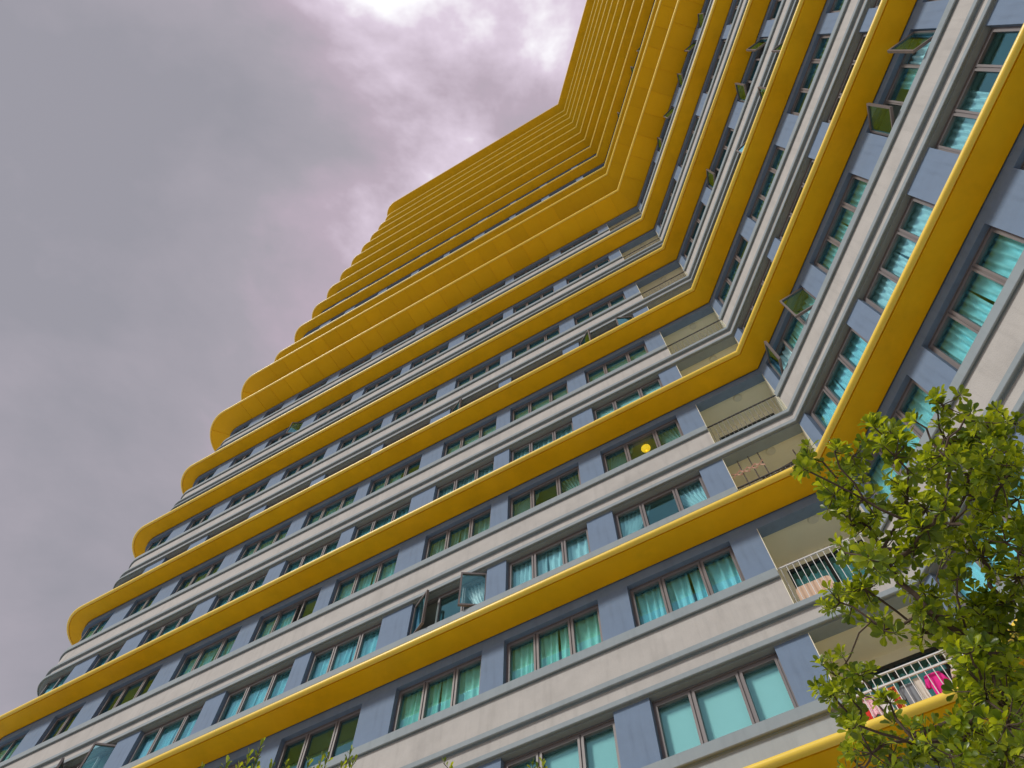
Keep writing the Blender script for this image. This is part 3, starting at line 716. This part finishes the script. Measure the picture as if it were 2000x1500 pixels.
def grow_tree(name, label, blobs, root, base, r_trunk, leaf_len, leaf_wid, n_leaf, n_parts, seed, group=None):
    rg = random.Random(seed)
    tr = link(name, None); tr.location = base; tag(tr, label, 'tree', group)
    inv = Matrix.Translation(-Vector(base))
    # branch net: every clump hangs on the nearest clump that is closer to the root
    nodes = [root]; par = [-1]
    order = sorted(range(len(blobs)), key=lambda i: (blobs[i][0] - root).length)
    for i in order:
        p = blobs[i][0]; best = None
        for j, q in enumerate(nodes):
            dd = (p - q).length + 0.30 * (q - root).length
            if best is None or dd < best[0]: best = (dd, j)
        nodes.append(p); par.append(best[1])
    cnt = [1] * len(nodes)
    for i in range(len(nodes) - 1, 0, -1): cnt[par[i]] += cnt[i]
    rad = [0.0022 + 0.0025 * math.sqrt(c) for c in cnt]
    br = MB()
    for i in range(1, len(nodes)):
        a, b = nodes[par[i]], nodes[i]; d = (b - a)
        m1 = a + d * 0.35 + Vector((rg.gauss(0, 1), rg.gauss(0, 1), rg.gauss(0, 1))) * d.length * 0.05; m2 = a + d * 0.7 + Vector((rg.gauss(0, 1), rg.gauss(0, 1), rg.gauss(0, 1))) * d.length * 0.06
        r0 = min(rad[par[i]], rad[i] * 1.35)
        br.tube([a - Vector(base), m1 - Vector(base), m2 - Vector(base), b - Vector(base)], [r0, r0 * 0.9, (r0 + rad[i]) * 0.5, rad[i] * 0.9], 7)
    tk = MB(); n = 9; b0 = Vector(base)
    pts = [b0.lerp(root, i / n) + Vector((0.05 * math.sin(i * 1.3), 0.04 * math.cos(i * 1.1), 0)) * math.sin(math.pi * i / n) for i in range(n + 1)]
    tk.tube([p - b0 for p in pts], [r_trunk * (1.35 if i == 0 else 1.0 - 0.45 * i / n) for i in range(n + 1)], 12)
    link('trunk', tk.mesh('trunk', M['bark'], R_(60)), tr)
    link('branch', br.mesh('branch', M['bark'], R_(60)), tr)
    # leaf rosettes on short twigs
    ros = []; tw = MB()
    for i, (c, rb) in enumerate(blobs):
        for q in range(max(1, int(round((rb / (leaf_len * 0.78)) ** 2 * 1.0)))):
            o = Vector((rg.gauss(0, 1), rg.gauss(0, 1), rg.gauss(0, 1))).normalized() * rb * (rg.random() ** 0.5) * 0.80
            p = c + o; ax = (o.normalized() * 0.7 + Vector((0, 0, 0.75)) + Vector((rg.gauss(0, .3), rg.gauss(0, .3), rg.gauss(0, .3)))).normalized()
            ros.append((p, ax)); tw.tube([c - b0, c + o * 0.5 - Vector((0, 0, 0.01)) - b0, p - b0], [0.0042, 0.0034, 0.0024], 5)
    link('twig', tw.mesh('twig', M['bark'], R_(60)), tr)
    inframe = []
    for i, (p, ax) in enumerate(ros):
        x, y = to_px(p); inframe.append((not (0 < x < 2000 and 0 < y < 1500), (p - CAMP).length, i))
    inframe.sort(); own = set(i for _, _, i in inframe[:max(0, n_parts // n_leaf)])
    fol = MB(); shared = []
    for v_ in range(4):
        vv, ff = leaf_verts(leaf_len, leaf_wid * (0.92 + 0.08 * v_), 0.10 + 0.10 * v_, 0.22 + 0.06 * v_)
        shared.append((vv, ff, mesh_of('leaf', [tuple(a) for a in vv], ff, M['leaf'], None, R_(50))))
    for i, (p, ax) in enumerate(ros):
        a1 = ax.orthogonal().normalized(); a2 = ax.cross(a1); ph = rg.uniform(0, 6.28)
        nl = n_leaf + rg.choice((-2, -1, 0, 0, 1))
        for q in range(nl):
            an = ph + q * 2.399963; el = R_(10 + 62 * (1 - q / nl) + rg.gauss(0, 9)); el = math.pi / 2 - el
            d = (a1 * math.cos(an) + a2 * math.sin(an)) * math.cos(el) + ax * math.sin(el)
            sc = rg.uniform(0.72, 1.12) * (0.72 + 0.28 * (1 - q / nl))
            vv, ff, me = shared[rg.randrange(4)]
            rot = basis(d, ax) @ Matrix.Rotation(rg.gauss(0, 0.25), 3, 'X')
            org = p + d * 0.008 - ax * 0.012 * (1 - q / nl) * 2
            if i in own:
                mm = rot.to_4x4(); mm = Matrix.Translation(org - b0) @ mm @ Matrix.Scale(sc, 4); link('leaf', me, tr, mm)
            else:
                b = len(fol.v); fol.v += [tuple(org - b0 + rot @ (a * sc)) for a in vv]; fol.f += [tuple(b + k for k in f) for f in ff]; fol.m += [0] * len(ff)
    fo = link('foliage', fol.mesh('foliage', M['leaf'], R_(50)), tr); fo['kind'] = 'stuff'
    return tr
rg = random.Random(21)
bl = []
for x, y, r in BLOBS:
    d = min(max(rg.gauss(4.95, 0.42), 4.1), 5.9); bl.append((at(x, y, d), r * d / F_PX))
cc = at(2010, 1260, 5.0)
while len(bl) < len(BLOBS) + 55:
    p = cc + Vector((rg.gauss(0, 0.62), rg.gauss(0, 0.62), rg.gauss(0, 0.72)))
    x, y = to_px(p); d = (p - CAMP).length; r = rg.uniform(0.14, 0.24)
    if (x > 2000 + r * 300 or y > 1500 + r * 300) and 3.6 < d < 6.5: bl.append((p, r))
rt_ = at(2130, 1620, 4.9)
grow_tree('broadleaf_tree', 'leafy green tree with rounded glossy leaves in front of the right wing', bl, rt_, (rt_.x + 0.18, rt_.y - 0.12, 0.0), 0.085, 0.068, 0.031, 13, 300, 5)

def shoots(name, label, tips, dist, seed, n_parts):
    rg = random.Random(seed); pts = [at(x, y, dist + rg.gauss(0, 0.15)) for x, y in tips]
    cx = sum(p.x for p in pts) / len(pts); cy = sum(p.y for p in pts) / len(pts); zm = min(p.z for p in pts)
    b0 = Vector((cx, cy, 0)); tr = link(name, None); tr.location = b0; tag(tr, label, 'tree')
    fork = Vector((0, 0, zm - 0.75))
    tk = MB(); tk.tube([(0, 0, 0), (0.03, 0.02, 1.5), (0.0, -0.02, zm - 1.6), tuple(fork)], [0.06, 0.048, 0.035, 0.02], 9); link('trunk', tk.mesh('trunk', M['bark'], R_(60)), tr)
    fol = MB(); own = 0; br = MB()
    vv, ff = leaf_verts(0.062, 0.021, 0.08, 0.3); me = mesh_of('leaf', [tuple(a) for a in vv], ff, M['leaf'], None, R_(50))
    extra = [(Vector((rg.gauss(0, 0.25), rg.gauss(0, 0.25), zm - rg.uniform(0.15, 0.6)))) for _ in range(16)]
    for j, p in enumerate([q - b0 for q in pts] + extra):
        m_ = fork.lerp(p, 0.55) + Vector((rg.gauss(0, .03), rg.gauss(0, .03), -0.05))
        br.tube([fork, m_, p], [0.009, 0.006, 0.0025], 5)
        n = 26
        for q in range(n):
            u = 1 - 0.62 * (q / n) ** 1.1; c = m_.lerp(p, max(0, (u - 0.38) / 0.62)); an = q * 2.4 + j; el = R_(35 + 35 * (1 - q / n) + rg.gauss(0, 10))
            d = Vector((math.cos(an) * math.cos(el), math.sin(an) * math.cos(el), math.sin(el))); rot = basis(d, Vector((0, 0, 1))); sc = rg.uniform(0.75, 1.15)
            if j < len(pts) and own < n_parts and q < 14:
                own += 1; link('leaf', me, tr, Matrix.Translation(c) @ rot.to_4x4() @ Matrix.Scale(sc, 4))
            else:
                b = len(fol.v); fol.v += [tuple(c + rot @ (a * sc)) for a in vv]; fol.f += [tuple(b + k for k in f) for f in ff]; fol.m += [0] * len(ff)
    link('branch', br.mesh('branch', M['bark'], R_(60)), tr)
    fo = link('foliage', fol.mesh('foliage', M['leaf'], R_(50)), tr); fo['kind'] = 'stuff'
shoots('young_tree', 'slender leafy treetop at the lower left edge with one tall shoot', [(510, 1455), (486, 1474), (442, 1490), (465, 1500), (530, 1500), (500, 1505)], 6.4, 11, 90)
shoots('young_tree', 'leafy treetop at the bottom edge below the grey window with several short shoots', [(558, 1492), (603, 1489), (629, 1479), (640, 1476), (686, 1468), (693, 1489), (668, 1497), (615, 1503)], 6.8, 12, 90)
shoots('young_tree', 'tiny leafy tip at the bottom edge below the plain teal windows', [(1040, 1492), (1062, 1490), (1050, 1503)], 6.6, 13, 40)
